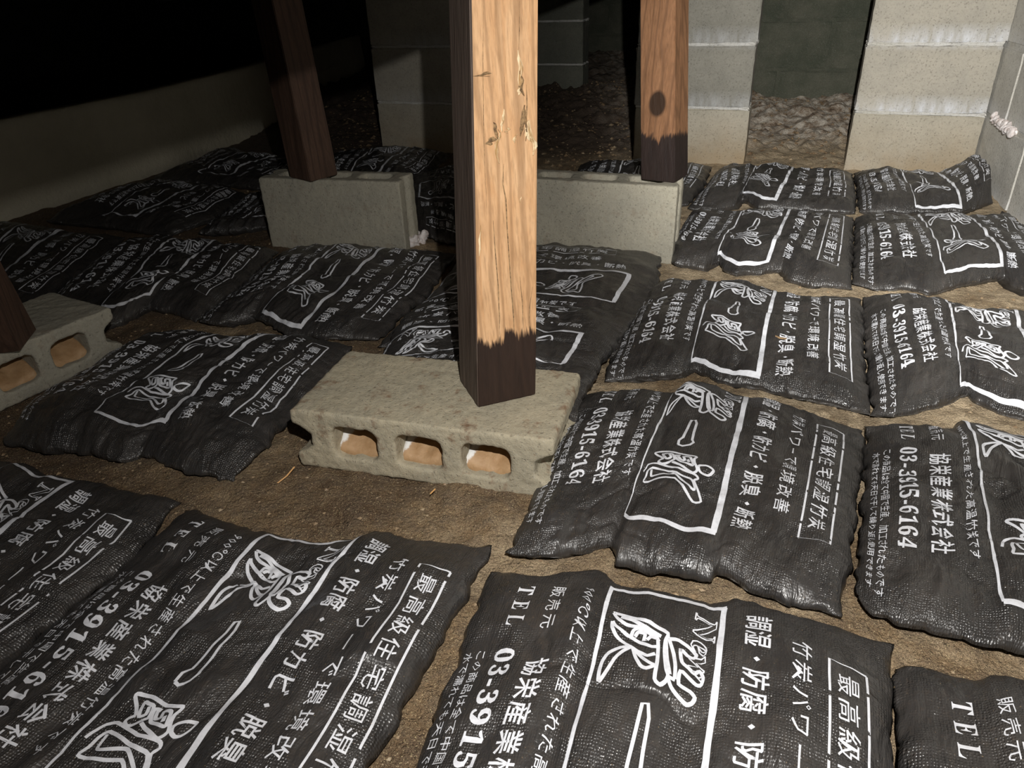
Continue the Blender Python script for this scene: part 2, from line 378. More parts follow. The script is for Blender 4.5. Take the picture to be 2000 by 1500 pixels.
# low earth-and-render bank along the left
A = bp(-60, 452)[:2]; B = bp(340, 328)[:2]; Cc = bp(505, 262)[:2]
dl = (B-A)/np.linalg.norm(B-A); A2 = A-dl*1.6
path = [A2, A, B, Cc, Cc+np.array([.25, 1.7])]
bm = bmesh.new(); prev = None
segs = []
for a, b in zip(path[:-1], path[1:]):
    nseg = max(2, int(np.linalg.norm(b-a)/.06))
    for i in range(nseg): segs.append(a+(b-a)*i/nseg)
segs.append(path[-1])
nl = np.array([-dl[1], dl[0]])
for i, p in enumerate(segs):
    row = []
    for j in range(14):
        t = j/13; z = t*.30-.02; off = .004*noise(i*.4, j*.5, 2)+.01*noise(i*.1, 0, 3)
        q = p+nl*(off+.02*t); row.append(bm.verts.new((q[0], q[1], z)))
    q = p+nl*.15; row.append(bm.verts.new((q[0], q[1], .27))); row.append(bm.verts.new((q[0], q[1], -.02)))
    if prev:
        for j in range(15): bm.faces.new((prev[j], row[j], row[j+1], prev[j+1]))
    prev = row
m = bpy.data.meshes.new('wall_left'); bm.to_mesh(m); bm.free(); o = link('wall_left', m, M['bank'], smooth=True); o['kind'] = 'structure'
block_wall('wall_outer', (-4.2, -.6), (-2.9, 6.6), 5, M['concrete_dark'])
# white lime crust squeezed from the right wall
pc = c0-vv*.16
def crust(name, label, pts, r, mat, seed):
    bm = bmesh.new(); rr = random.Random(seed)
    for (x, y, z, s) in pts:
        res = bmesh.ops.create_icosphere(bm, subdivisions=3, radius=r*s)
        for v in res['verts']:
            f = 1+.6*float(noise(v.co.x*110+x*150, v.co.y*110+v.co.z*130+z*90, seed)); v.co = v.co*f+Vector((x, y, z))
    m = bpy.data.meshes.new(name); bm.to_mesh(m); bm.free(); o = link(name, m, mat, smooth=True); tag(o, label, 'mortar crust'); return o
crust('lime_crust', 'knobbly pinkish white mortar crust stuck on the right wall joint', [(*(c0-vv*(.08+.022*i)-np.array([.004, 0])), .19-.0004*i, 1-.05*(i % 3)) for i in range(9)], .014, M['lime'], 4)
crust('lime_crust', 'pale crumbly mortar lump at the right foot of the left standing block', [(*bp(790+i*9, 462+(i % 3)*5, .01)[:2], .012+.012*(i < 2), 1.) for i in range(5)], .017, M['lime'], 9)

# ------------------------------------------------------------------ timber overhead and posts
PN = np.array([-.3028, .10406, .94735])                     # plane of the beam's shadow
LV = np.array(LIGHT)
bdir = np.array([PN[1], -PN[0]]); bdir = bdir/np.linalg.norm(bdir)
ba = math.atan2(bdir[1], bdir[0])
def beam_z(x, y): return LV[2]-((x-LV[0])*PN[0]+(y-LV[1])*PN[1])/PN[2]
mp = np.array([-.005, .955])                                 # main post axis
perp = np.array([bdir[1], -bdir[0]])
edge = mp+perp*.045
zb = beam_z(*edge)
def timber(name, label, cx, cy, z, Ln, wid, hgt, ang, mat, cat='beam', group=None):
    m = rounded_box(name, Ln, wid, hgt, .003, 5, .0006, 6)
    m.transform(Matrix.Rotation(math.pi/2, 4, 'Y'))           # grain along local z
    z0 = min(v.co.x for v in m.vertices)
    m.transform(Matrix.Translation((-z0, 0, 0)))
    m.transform(Matrix.Rotation(-math.pi/2, 4, 'Y'))
    zmin = min(v.co.z for v in m.vertices); m.transform(Matrix.Translation((0, 0, -zmin)))
    o = link(name, m, mat); o.location = (cx, cy, z); o.rotation_euler = (0, 0, ang); tag(o, label, cat, group); return o
ctr = mp+bdir*1.6
timber('floor_beam', 'heavy floor beam carried by the central post above the frame', ctr[0], ctr[1], zb, 6.2, .09, .09, ba, M['wood_beam'], group='floor beams overhead')
c2 = ctr-perp*.88
timber('floor_beam', 'heavy floor beam carried by the left posts above the frame', c2[0], c2[1], zb, 6.2, .09, .09, ba, M['wood_beam'], group='floor beams overhead')
me = rounded_box('ceiling', 9.4, 9, .02, .002, 1, 0, 0); o = link('ceiling', me, M['wood_beam']); o.location = (.3, 3, zb+.14); o['kind'] = 'structure'
def post(label, corners, z0, z1, mat, top_shift=(0, 0), size=None, name='wooden_post', taper=.95):
    """corners: near edge, left edge, right edge at the foot (world xy)"""
    n_, l_, r_ = [np.array(c[:2]) for c in corners]
    a = math.atan2(*(r_-n_)[::-1]); s = size or (np.linalg.norm(r_-n_)+np.linalg.norm(l_-n_))/2
    ux = np.array([math.cos(a), math.sin(a)]); uy = np.array([-ux[1], ux[0]]); ctr = n_+ux*s/2+uy*s/2
    m = rounded_box('shaft', s, s, z1-z0, .0018, 3, .0004, 14)
    for v in m.vertices:
        t = v.co.z/(z1-z0); kk = 1-(1-taper)*t; v.co.x = v.co.x*kk+top_shift[0]*t; v.co.y = v.co.y*kk+top_shift[1]*t
    root = empty(name, (ctr[0], ctr[1], z0), a); tag(root, label, 'post', 'square posts on blocks')
    link('shaft', m, mat, root, False); root['s'] = s; return root
MS = (.040, .05)
pm = post('square timber post in the middle, orange wood with a dark stained foot', [bp(934, 798, .1), bp(902, 741, .1), bp(1049, 772, .1)], .101, zb, M['wood_main'], top_shift=MS, size=.088)
pm['label'] = 'large square timber post in the middle with splintered bright face and dark stained foot'
# splinters, gouges and cracks on its lit face
s = .088
def patch(px, pz, wd, ht, dp, mat, name, seed, par=pm):
    """ragged raised sliver hugging the front face"""
    bm = bmesh.new(); n = 9; L1 = []; L2 = []; C1 = []
    for i in range(n+1):
        t = i/n; w2 = wd*math.sin(math.pi*min(max(t, .04), .96))**.7*(.7+.3*float(noise(i*.9, 0, seed)))
        cx = px+wd*.5*float(noise(i*.4, 3, seed)); z = pz+(t-.5)*ht
        L1.append(bm.verts.new((cx-w2/2, -s/2-.0004, z))); L2.append(bm.verts.new((cx+w2/2, -s/2-.0004, z))); C1.append(bm.verts.new((cx+.2*w2*float(noise(i, 1, seed)), -s/2-dp*(.5+.5*abs(float(noise(i*1.3, 5, seed)))), z)))
    for i in range(n):
        bm.faces.new((L1[i], C1[i], C1[i+1], L1[i+1])); bm.faces.new((C1[i], L2[i], L2[i+1], C1[i+1]))
    m = bpy.data.meshes.new(name); bm.to_mesh(m); bm.free()
    bend(m); return link(name, m, mat, par)
def facexz(px, py):
    """image point -> unbent local (x, z) on the front face of the post"""
    a = pm.rotation_euler.z; fx = np.array([math.cos(a), math.sin(a), 0]); fy = np.array([-fx[1], fx[0], 0])
    c = np.array(pm.location); r = ray(px, py); C = np.array([0, 0, H]); hh = zb-.101; z = .3
    for _ in range(8):
        t = z/hh; yl = -s/2*(1-.05*t)+MS[1]*t; k_ = ((c+fy*yl-C)@fy)/(r@fy); q = C+r*k_-c; z = q[2]
    t = z/hh; return float((q@fx-MS[0]*t)/(1-.05*t)), float(z)
def bend(me):
    hh = zb-.101
    for v in me.vertices:
        t = v.co.z/hh; v.co.x = v.co.x*(1-.05*t)+MS[0]*t; v.co.y = v.co.y*(1-.05*t)+MS[1]*t
specs = [(1012, 135, 12, 75, .003, 'splinter'), (1017, 160, 13, 55, .003, 'rot'), (1020, 235, 14, 60, .003, 'rot'), (1037, 268, 20, 70, .0035, 'splinter'),
         (1026, 250, 7, 50, .003, 'rot'), (967, 255, 12, 34, .003, 'rot'), (974, 285, 10, 66, .0035, 'splinter'), (981, 235, 8, 45, .0025, 'splinter'),
         (945, 145, 30, 10, .002, 'rot'), (960, 275, 24, 16, .002, 'rot'), (1008, 270, 9, 16, .003, 'splinter'), (938, 470, 6, 60, .002, 'splinter'), (1016, 390, 4, 12, .002, 'splinter'),
         (991, 254, 9, 12, .0025, 'splinter'), (1012, 178, 9, 16, .003, 'splinter')]
for i, (px, py, wp, hp, dp, mt) in enumerate(specs):
    x0, z0 = facexz(px, py-hp/2); x1, z1 = facexz(px, py+hp/2); sc_ = abs(facexz(px+50, py)[0]-facexz(px-50, py)[0])/100
    patch((x0+x1)/2, (z0+z1)/2, wp*sc_, abs(z0-z1), dp, M[mt], 'splinter' if mt == 'splinter' else 'gouge', i)
def crack(path, wpx, par=pm):
    pts = [facexz(*p) for p in path]; bm = bmesh.new(); a = []; b = []
    for i, (x, z) in enumerate(pts):
        w2 = .0006*wpx*(1 if 0 < i < len(pts)-1 else .3); dx = 0
        a.append(bm.verts.new((x-w2+dx, -s/2-.0005, z))); b.append(bm.verts.new((x+w2+dx, -s/2-.0005, z)))
    for i in range(len(pts)-1): bm.faces.new((a[i], b[i], b[i+1], a[i+1]))
    m = bpy.data.meshes.new('crack'); bm.to_mesh(m); bm.free(); bend(m); link('crack', m, M['rot'], par)
crack([(983, 320), (982, 360), (988, 390), (990, 440), (994, 500), (998, 560), (1003, 620), (1004, 650)], 1.3)
crack([(963, 430), (967, 490), (973, 560), (975, 620), (975, 655)], 1.1)
crack([(1014, 0), (1014, 60), (1013, 110)], .7)
crack([(1028, 165), (1029, 200), (1028, 240), (1022, 265)], 1.2)
crack([(1015, 540), (1020, 590), (1022, 640)], 1.); crack([(1040, 560), (1034, 600), (1033, 640)], 1.)
crack([(944, 10), (943, 120), (945, 280), (951, 420)], .6); crack([(985, 150), (984, 260)], .7)

pr = post('square post at the right with a round dark knot and reddish stained foot', [bp(1252, 347, .19), bp(1240, 335, .19), bp(1331, 356, .19)], .186, zb, M['wood_right'], size=.084, top_shift=(-.06, .06))
pl = post('dark brown square post on the left standing block, upper part in shadow', [bp(607, 352, .19), bp(576, 340, .19), bp(651, 340, .19)], .186, zb, M['wood_dark'], size=.086, top_shift=(.0, .04))
pz = post('dark square post at the left picture edge on the lying block', [bp(40, 686, .1), bp(-40, 650, .1), bp(60, 660, .1)], .1, zb, M['wood_dark'], size=.088, top_shift=(-.13, 0))

# blocks under them
yaw_m = -.286
mb = lying_block('concrete_block', 'hollow block in the centre foreground with three mud-filled cores', (*(np.array([-.322, .909])+.195*np.array([math.cos(yaw_m), math.sin(yaw_m)])+.095*np.array([-math.sin(yaw_m), math.cos(yaw_m)])), 0), yaw_m, M['concrete_main'], seed=1)
# left lying block: front-right top corner at (215,605)
fr = bp(217, 600, .1); fl = bp(0, 688, .1); ya = math.atan2(fr[1]-fl[1], fr[0]-fl[0])
dx_ = np.array([math.cos(ya), math.sin(ya)]); dy_ = np.array([-dx_[1], dx_[0]])
cc = fr[:2]-dx_*.195+dy_*.095
lying_block('concrete_block', 'dim hollow block cut off by the left picture edge, facing right', (cc[0], cc[1], 0), ya, M['concrete_plain'], seed=11)
def stand(px1, py1, px2, py2, label, seed, yaw=None):
    a = bp(px1, py1, .19)[:2]; b = bp(px2, py2, .19)[:2]
    y_ = yaw if yaw is not None else math.atan2(*(b-a)[::-1]); d = np.array([math.cos(y_), math.sin(y_)])
    mid = b-d*.195
    return standing_block('concrete_block', label, (mid[0], mid[1], -.005), y_, M['concrete_plain'], seed=seed)
stand(497, 352, 778, 352, 'grey block on edge carrying the dark left post', 21, yaw=-.27)
stand(1050, 352, 1324, 361, 'grey block on edge carrying the knotty right post, its cores filled', 22, yaw=-.37)
# ------------------------------------------------------------------ printed sack face
EM = .42                                               # sack side in metres; print coordinates (s, t) are fractions
tris_v, tris_f = [], []
def add_tris(v, f):
    o = len(tris_v); tris_v.extend(v); tris_f.extend([[i+o for i in q] for q in f])
def text(body, s0, s1, t, h, off=.0, shear=0., sp=1., res=1, outline=None, fill=False):
    """text set along s from s0 to s1 with the line's middle at t"""
    cu = bpy.data.curves.new('t', 'FONT'); cu.body = body; cu.resolution_u = res; cu.offset = off; cu.shear = shear; cu.space_character = sp
    o = bpy.data.objects.new('t', cu)
    me = bpy.data.meshes.new_from_object(o); bpy.data.objects.remove(o)
    n = len(me.vertices)
    if n == 0: return
    co = np.empty(n*3); me.vertices.foreach_get('co', co); co = co.reshape(-1, 3)[:, :2]
    x0, x1 = co[:, 0].min(), co[:, 0].max(); y0, y1 = co[:, 1].min(), co[:, 1].max()
    S = s0+(co[:, 0]-x0)/(x1-x0)*(s1-s0); T = t+h/2-(co[:, 1]-y0)/(y1-y0)*h
    if outline:
        adj = {}
        cnt = {}
        for p in me.polygons:
            for ek in p.edge_keys: cnt[ek] = cnt.get(ek, 0)+1
        for e in me.edges:
            if cnt.get(tuple(sorted(e.vertices)), 0) > 1: continue
            adj.setdefault(e.vertices[0], []).append(e.vertices[1]); adj.setdefault(e.vertices[1], []).append(e.vertices[0])
        seen = set()
        for st in adj:
            if st in seen: continue
            ring = [st]; seen.add(st); cur = st
            while True:
                nx = [q for q in adj[cur] if q not in seen]
                if not nx: break
                cur = nx[0]; seen.add(cur); ring.append(cur)
            stroke([(S[i], T[i]) for i in ring]+[(S[ring[0]], T[ring[0]])], outline, False)
    if fill or not outline:
        add_tris([(a, b) for a, b in zip(S, T)], [list(p.vertices) for p in me.polygons])
    bpy.data.meshes.remove(me)
def stroke(pts, w, smooth=True, jag=0.):
    P_ = np.array(pts, float)
    if smooth and len(P_) > 2:
        closed = np.allclose(P_[0], P_[-1]); out = []
        n = len(P_)
        for i in range(n-1):
            p0 = P_[i-1] if i > 0 else (P_[-2] if closed else P_[0]); p1 = P_[i]; p2 = P_[i+1]; p3 = P_[i+2] if i+2 < n else (P_[1] if closed else P_[-1])
            for q in range(3):
                t = q/3; c = .35
                m1 = (p2-p0)*c; m2 = (p3-p1)*c
                out.append((2*t**3-3*t**2+1)*p1+(t**3-2*t**2+t)*m1+(-2*t**3+3*t**2)*p2+(t**3-t**2)*m2)
        out.append(P_[-1]); P_ = np.array(out)
    n = len(P_); d = np.gradient(P_, axis=0) if n > 2 else np.tile(P_[1]-P_[0], (2, 1)); d /= np.maximum(np.linalg.norm(d, axis=1), 1e-9)[:, None]
    nn = np.stack([-d[:, 1], d[:, 0]], 1); ww = np.full(n, w/2)
    if jag: ww = ww*(1+jag*rng.uniform(-1, 1, n))
    v = [tuple(P_[i]+nn[i]*ww[i]) for i in range(n)]+[tuple(P_[i]-nn[i]*ww[i]) for i in range(n)]
    add_tris(v, [[i, i+1, n+i+1, n+i] for i in range(n-1)])
text('最高級住宅調湿竹炭', .13, .70, .092, .046, .002, sp=1.3)
stroke([(.10, .052), (.74, .052), (.74, .132), (.10, .132), (.10, .052)], .0055, False)
text('竹炭パワーで環境改善', .08, .68, .19, .043, .002, sp=1.3)
text('調湿・防腐・防カビ・脱臭・断熱', .03, .80, 0.285, .060, sp=1.08, outline=.0014, fill=True)
text('900℃以上で生産された高温竹炭です', .04, .68, .712, .036, .002, .15, sp=1.15)
text('販売元', .03, .17, .795, .036, .002, sp=1.4)
text('協栄産業株式会社', .25, .68, .793, .056, sp=1.22, outline=.0018, fill=True)
text('𝐓𝐄𝐋', .03, .16, .878, .040, .0, sp=1.7)
text('𝟎𝟑-𝟑𝟗𝟏𝟓-𝟔𝟏𝟔𝟒', .22, .68, .878, .047, sp=1.12, outline=.0014, fill=True)
text('この商品は全て中国で生産、加工されたものです', .22, .86, .938, .024)
text('水で濡れても天日で干して繰り返し使用できます', .22, .84, .970, .022)
# frame: wide bars above and at the end, thin line below
def bar(a, b, w0, w1, n=26):
    a = np.array(a); b = np.array(b); pts = []
    d = (b-a)/np.linalg.norm(b-a); nn = np.array([-d[1], d[0]]); v1 = []; v2 = []
    for i in range(n+1):
        t = i/n; w = (w0+(w1-w0)*t)/2; p = a+(b-a)*t
        v1.append(tuple(p+nn*(w+.0012*rng.uniform(-1, 1)))); v2.append(tuple(p-nn*(w+.0012*rng.uniform(-1, 1))))
    add_tris(v1+v2, [[i, i+1, n+2+i, n+1+i] for i in range(n)])
bar((0.0, .372), (.82, .372), .016, .018); bar((.82, .365), (.82, .655), .020, .016, 12); bar((.0, .655), (.82, .655), .012, .007); bar((.0, .365), (.0, .66), .013, .011, 12)
def homog(src, dst):
    A_ = []
    for (x, y), (u, v) in zip(src, dst):
        A_ += [[x, y, 1, 0, 0, 0, -u*x, -u*y, -u], [0, 0, 0, x, y, 1, -v*x, -v*y, -v]]
    return np.linalg.svd(np.array(A_, float))[2][-1].reshape(3, 3)
def app(Hm, p):
    q = Hm@np.array([p[0], p[1], 1.]); return (q[0]/q[2], q[1]/q[2])
HS = homog([(1640, 330), (350, 130), (1555, 1400), (25, 1380)], [(.0, .372), (.0, .655), (.305, .372), (.305, .655)])
sumi = [[(405, 435), (470, 445), (730, 530), (900, 600), (1060, 655), (1035, 720), (1028, 820), (1045, 1000), (1070, 1060), (1045, 1115), (980, 1165), (920, 1130), (945, 950), (950, 720), (870, 670), (740, 610), (640, 590), (560, 565), (460, 510), (405, 435)],
        [(500, 490), (640, 530), (730, 575), (850, 640), (985, 690)],
        [(390, 540), (430, 590), (520, 640), (620, 690), (660, 635), (720, 615), (790, 640), (870, 680)],
        [(390, 540), (385, 610), (440, 690), (560, 770), (680, 830), (760, 870), (830, 900), (920, 870)],
        [(620, 690), (700, 730), (800, 770), (880, 800), (940, 790)],
        [(680, 690), (720, 650), (800, 670), (785, 735)], [(825, 730), (870, 700), (930, 710)],
        [(640, 800), (500, 825), (350, 890), (260, 980), (220, 1090), (210, 1210), (290, 1120), (420, 960), (540, 860), (640, 800)],
        [(650, 810), (690, 930), (750, 1020), (820, 1045), (910, 1010)], [(690, 840), (760, 920), (850, 980), (920, 1000)],
        [(1075, 700), (1130, 830), (1150, 950), (1145, 1070)], [(1040, 720), (1060, 900), (1090, 1040)],
        [(1075, 700), (1180, 690), (1300, 750), (1365, 805), (1340, 840), (1270, 820), (1200, 770), (1220, 900), (1290, 945), (1350, 985), (1400, 950), (1440, 1010), (1420, 1070), (1370, 1080), (1290, 1030), (1205, 985), (1190, 1110), (1310, 1150), (1360, 1190), (1335, 1240), (1280, 1260), (1190, 1220), (1110, 1150), (1070, 1070), (1150, 1080)]]
for p in sumi: stroke([app(HS, q) for q in p], .0085)
HL = homog([(1905, 60), (1181, -20), (515, 1242), (-394, 1103)], [(.0, .372), (.0, .655), (.82, .372), (.82, .655)])
ichi = [(700, 605), (740, 570), (800, 548), (900, 475), (1050, 368), (1090, 368), (1065, 405), (960, 490), (875, 565), (865, 590), (810, 612), (730, 618), (700, 605)]
stroke([app(HL, q) for q in ichi], .008, False)
# upper half of the last glyph traced at larger scale, placed by three shared points
sa = np.array([[770, 220, 1], [1600, 370, 1], [1280, 890, 1]], float); sb = np.array([[430, 640], [785, 715], [650, 830]], float)
AF = np.linalg.solve(sa, sb)
ro = [[(830, 510), (800, 380), (745, 240), (810, 195), (1040, 205), (1260, 280), (1480, 352), (1605, 365), (1560, 430), (1490, 500), (1445, 620), (1435, 760), (1370, 840), (1280, 890), (1220, 860), (1080, 730), (960, 620)],
      [(830, 510), (720, 560), (665, 620), (700, 680), (800, 670), (900, 620), (1000, 560), (1060, 520), (1105, 340), (1010, 310), (930, 285), (895, 400), (885, 520), (1000, 480), (1030, 350)],
      [(1330, 700), (1380, 690), (1410, 560), (1430, 450), (1390, 415), (1300, 410), (1270, 540), (1180, 530), (1190, 400), (1250, 380), (1140, 370), (1105, 480), (1120, 590), (1230, 650), (1330, 700)], [(1340, 510), (1320, 620)],
      [(1490, 700), (1560, 640), (1700, 600), (1790, 610), (1860, 650), (1760, 760), (1640, 840), (1540, 850), (1480, 790), (1490, 700)]]
for p in ro: stroke([app(HL, np.array([q[0], q[1], 1.])@AF) for q in p], .008)
for p in [[(130, 790), (190, 760), (250, 738), (330, 735), (450, 775), (560, 812), (670, 842), (675, 865), (620, 880), (610, 930), (590, 1005), (495, 1015), (455, 930), (425, 875), (300, 870), (200, 865), (110, 852), (170, 820), (220, 785), (290, 765), (450, 820), (530, 850), (600, 878), (575, 940), (535, 945), (480, 865), (440, 838), (260, 835), (230, 822), (275, 775)]]:
    stroke([app(HL, q) for q in p], .0075)
text('𝑵𝒆𝒘', .035, .215, .415, .055, outline=.0035)
# finer pieces so that the print can follow the folds
bm = bmesh.new(); bv = [bm.verts.new((a, b, 0)) for a, b in tris_v]
for f in tris_f:
    try: bm.faces.new([bv[i] for i in f])
    except ValueError: pass
bmesh.ops.triangulate(bm, faces=bm.faces[:])
for it in range(4):
    le = [e for e in bm.edges if e.calc_length() > .016]
    if not le: break
    bmesh.ops.subdivide_edges(bm, edges=le, cuts=1)
    bmesh.ops.triangulate(bm, faces=[f for f in bm.faces if len(f.verts) > 3])
bm.verts.index_update(); PV = np.array([(v.co.x, v.co.y) for v in bm.verts]); PF = np.array([[v.index for v in f.verts] for f in bm.faces]); bm.free()
print('print tris', len(PF), len(PV))
# ------------------------------------------------------------------ sacks
def ext(p, q, L):
    """point at distance L from world p towards world q"""
    d = q-p; return p+d/np.linalg.norm(d)*L
def resample(pts, n):
    pts = np.array(pts, float); d = np.r_[0, np.cumsum(np.linalg.norm(np.diff(pts, axis=0), axis=1))]; d /= d[-1]
    t = np.linspace(0, 1, n); return np.stack([np.interp(t, d, pts[:, k]) for k in range(pts.shape[1])], 1)
N = 160
def clampw(p):
    p = np.array(p, float); nw = np.array([vv[1], -vv[0]]); d = (p-c0)@nw+.03
    if d > 0: p = p-nw*d
    nl_ = np.array([-dl[1], dl[0]]); d = (p-A)@nl_+.03
    if p[1] < 3.1 and d > 0: p = p-nl_*d
    return p
def W(p, z):
    if isinstance(p, tuple): return clampw(bp(p[0], p[1], z)[:2])
    return clampw(np.array(p, float)[:2])
def sack(label, far, right, near, left, up=0, hgt=.034, seed=0, lift=None, base=.0, ps=1.03, po=.022, pt=0., t0=0.):
    """far: FL..FR, right: FR..NR, near: NL..NR, left: FL..NL (image points seen on the ground). up=0: writing runs towards the viewer; 1: upright; 2: turned, top nearest"""
    zf = .016+base
    Fp = [W(p, zf) for p in far]; Rp = [W(p, zf) for p in right]; Np = [W(p, base+.004) for p in near]; Lp = [W(p, zf) for p in left]
    Rp[0] = Fp[-1]; Lp[0] = Fp[0]; Rp[-1] = Np[-1]; Lp[-1] = Np[0]
    a = resample(Fp, N); b = resample(Np, N); l = resample(Lp, N); r = resample(Rp, N)
    x = np.linspace(0, 1, N)[None, :, None]; y = np.linspace(0, 1, N)[:, None, None]   # y: far->near
    G = (1-y)*a[None]+y*b[None]+(1-x)*l[:, None]+x*r[:, None]-((1-x)*(1-y)*a[0]+x*(1-y)*a[-1]+(1-x)*y*b[0]+x*y*b[-1])
    X = G[..., 0]; Y = G[..., 1]; x = x[..., 0]; y = y[..., 0]; x, y = np.broadcast_arrays(x, y)
    ex = np.clip(1-np.abs(2*x-1)**6, 0, 1)**.6; ey = np.clip(1-np.abs(2*y-1)**4.5, 0, 1)**.62
    e = ex*ey
    sx, sy = x*.42, y*.42
    lump = 1+.30*fbm(sx*9+seed, sy*9, 3, seed)+.07*fbm(sx*30, sy*30, 2, seed+5)
    # folds run inwards from the seams
    edge_n = np.exp(-(1-y)/.16); edge_f = np.exp(-y/.13); edge_l = np.exp(-x/.10); edge_r = np.exp(-(1-x)/.10)
    wr = edge_n*fbm(sx*42+sy*9, sy*7, 3, seed+40)+edge_f*fbm(sx*36-sy*8, sy*7, 3, seed+60)+edge_l*fbm(sy*34, sx*8, 3, seed+70)+edge_r*fbm(sy*34, sx*8, 3, seed+80)
    q = np.abs(fbm(sx*10+.6*fbm(sx*7, sy*7, 2, seed+3), sy*17, 3, seed+90)); crease = np.exp(-(q/.10)**2)*np.clip(fbm(sx*6, sy*6, 2, seed+95)+.3, 0, 1)
    z = hgt*e*lump+e*(.0085*wr-.0045*crease+.0016*fbm(sx*70, sy*26, 2, seed+7))
    rg = 1-np.abs(fbm(sx*8+.5*noise(sx*9, sy*9, seed+30), sy*46+1.2*noise(sx*7, sy*6, seed+31), 2, seed+33))
    msk = np.clip(fbm(sx*8, sy*7, 2, seed+36)+.15, 0, .8)
    z = z+e*msk*.0042*np.clip(rg-.45, 0, 1)
    rg2 = 1-np.abs(fbm(sx*44, sy*9+.8*noise(sx*8, sy*5, seed+50), 2, seed+51))
    z = z+e*.007*(edge_n+.8*edge_f)*np.clip(rg2-.4, 0, 1)
    # slump: a broad waist across the sack
    if up == 0:
        z = z-e*.010*np.exp(-((x-.35-.05*np.sin(y*5+seed))/.040)**2)*(.35+.65*y)-e*.006*np.exp(-((x-.66-.04*np.sin(y*6+seed*2))/.045)**2)*(.3+.7*np.abs(2*y-1))
    if lift is not None: z = z+lift(x, y)
    rim = 1-np.clip(np.minimum(np.minimum(x, 1-x), np.minimum(y, 1-y))/.02, 0, 1)
    gz = .010+base+.004*rim*fbm(sx*60, sy*60, 2, seed+11)
    Z = gz+np.maximum(z, 0)
    # seams wander
    jit = .0035*rim; X = X+jit*fbm(sx*55, sy*55, 2, seed+13); Y = Y+jit*fbm(sx*55, sy*55, 2, seed+14)
    top = np.stack([X, Y, Z], -1)
    # underside: same outline tucked in
    cx, cy = X.mean(), Y.mean(); k = 12; idx = np.linspace(0, N-1, k).astype(int)
    s_, t_ = {0: (y, 1-x), 1: (x, y), 2: (1-x, 1-y), 3: (1-y, x)}[up]
    vt = top.reshape(-1, 3); i = np.arange(N*N).reshape(N, N)
    quads = np.stack([i[:-1, :-1], i[1:, :-1], i[1:, 1:], i[:-1, 1:]], -1).reshape(-1, 4)
    ring = np.r_[i[0, :], i[1:, -1], i[-1, -2::-1], i[-2:0:-1, 0]]
    low = vt[ring].copy(); cxy = np.array([cx, cy]); low[:, :2] = cxy+(low[:, :2]-cxy)*.90; low[:, 2] = base-.006
    nr = len(ring); lv = N*N+np.arange(nr); sq = np.stack([ring, np.roll(ring, -1), np.roll(lv, -1), lv], -1)
    verts = np.r_[vt, low]
    me = bpy.data.meshes.new('cover'); faces = np.r_[quads, sq]
    me.vertices.add(len(verts)); me.vertices.foreach_set('co', verts.ravel())
    me.loops.add(faces.size); me.loops.foreach_set('vertex_index', faces.ravel()); me.polygons.add(len(faces)); me.polygons.foreach_set('loop_start', np.arange(len(faces))*4)
    me.update()
    bm = bmesh.new(); bm.from_mesh(me); bm.verts.ensure_lookup_table(); 
    try:
        bm.faces.new([bm.verts[int(q)] for q in lv[::-1]])
    except ValueError: pass
    bmesh.ops.recalc_face_normals(bm, faces=bm.faces[:]); bm.to_mesh(me); bm.free()
    uvl = me.uv_layers.new(name='UVMap'); su = np.r_[s_.ravel(), np.zeros(nr)]; tu = np.r_[t_.ravel(), np.zeros(nr)]
    li = np.empty(len(me.loops), int); me.loops.foreach_get('vertex_index', li)
    off = seed*.37; uvl.data.foreach_set('uv', np.stack([su[li]+off, tu[li]+off], 1).ravel())
    root = empty('charcoal_sack', (cx, cy, 0)); tag(root, label, 'sack', 'printed black sacks laid over the ground')
    me.transform(Matrix.Translation((-cx, -cy, 0)))
    link('cover', me, M['sack'], root, True)
    # print draped on the same grid
    S = np.clip(PV[:, 0]*ps+po, .004, .992); T = np.clip(PV[:, 1]*.985+.01+pt*S+t0*(1-PV[:, 1]), .004, .996)
    gx, gy = {0: (1-T, S), 1: (S, T), 2: (1-S, 1-T), 3: (T, 1-S)}[up]
    du = np.gradient(top, axis=1); dv = np.gradient(top, axis=0); nrm = np.cross(dv, du); nrm /= np.linalg.norm(nrm, axis=-1)[..., None]; nrm = np.where(nrm[..., 2:] < 0, -nrm, nrm)
    fx = gx*(N-1); fy = gy*(N-1); ix = np.clip(fx.astype(int), 0, N-2); iy = np.clip(fy.astype(int), 0, N-2); fx = (fx-ix)[:, None]; fy = (fy-iy)[:, None]
    def bil(A_): return (A_[iy, ix]*(1-fx)+A_[iy, ix+1]*fx)*(1-fy)+(A_[iy+1, ix]*(1-fx)+A_[iy+1, ix+1]*fx)*fy
    pv = bil(top)+bil(nrm)*.0007; pv[:, 0] -= cx; pv[:, 1] -= cy
    pm_ = bpy.data.meshes.new('printed_lettering'); pm_.vertices.add(len(pv)); pm_.vertices.foreach_set('co', pv.ravel())
    pm_.loops.add(PF.size); pm_.loops.foreach_set('vertex_index', PF.ravel()); pm_.polygons.add(len(PF)); pm_.polygons.foreach_set('loop_start', np.arange(len(PF))*3); pm_.update()
    link('printed_lettering', pm_, M['print'], root, True)
    return root
def e2(p, q, L, z=.016): a = bp(*p, z); return ext(a, bp(*q, z), L)[:2]
SK = .42
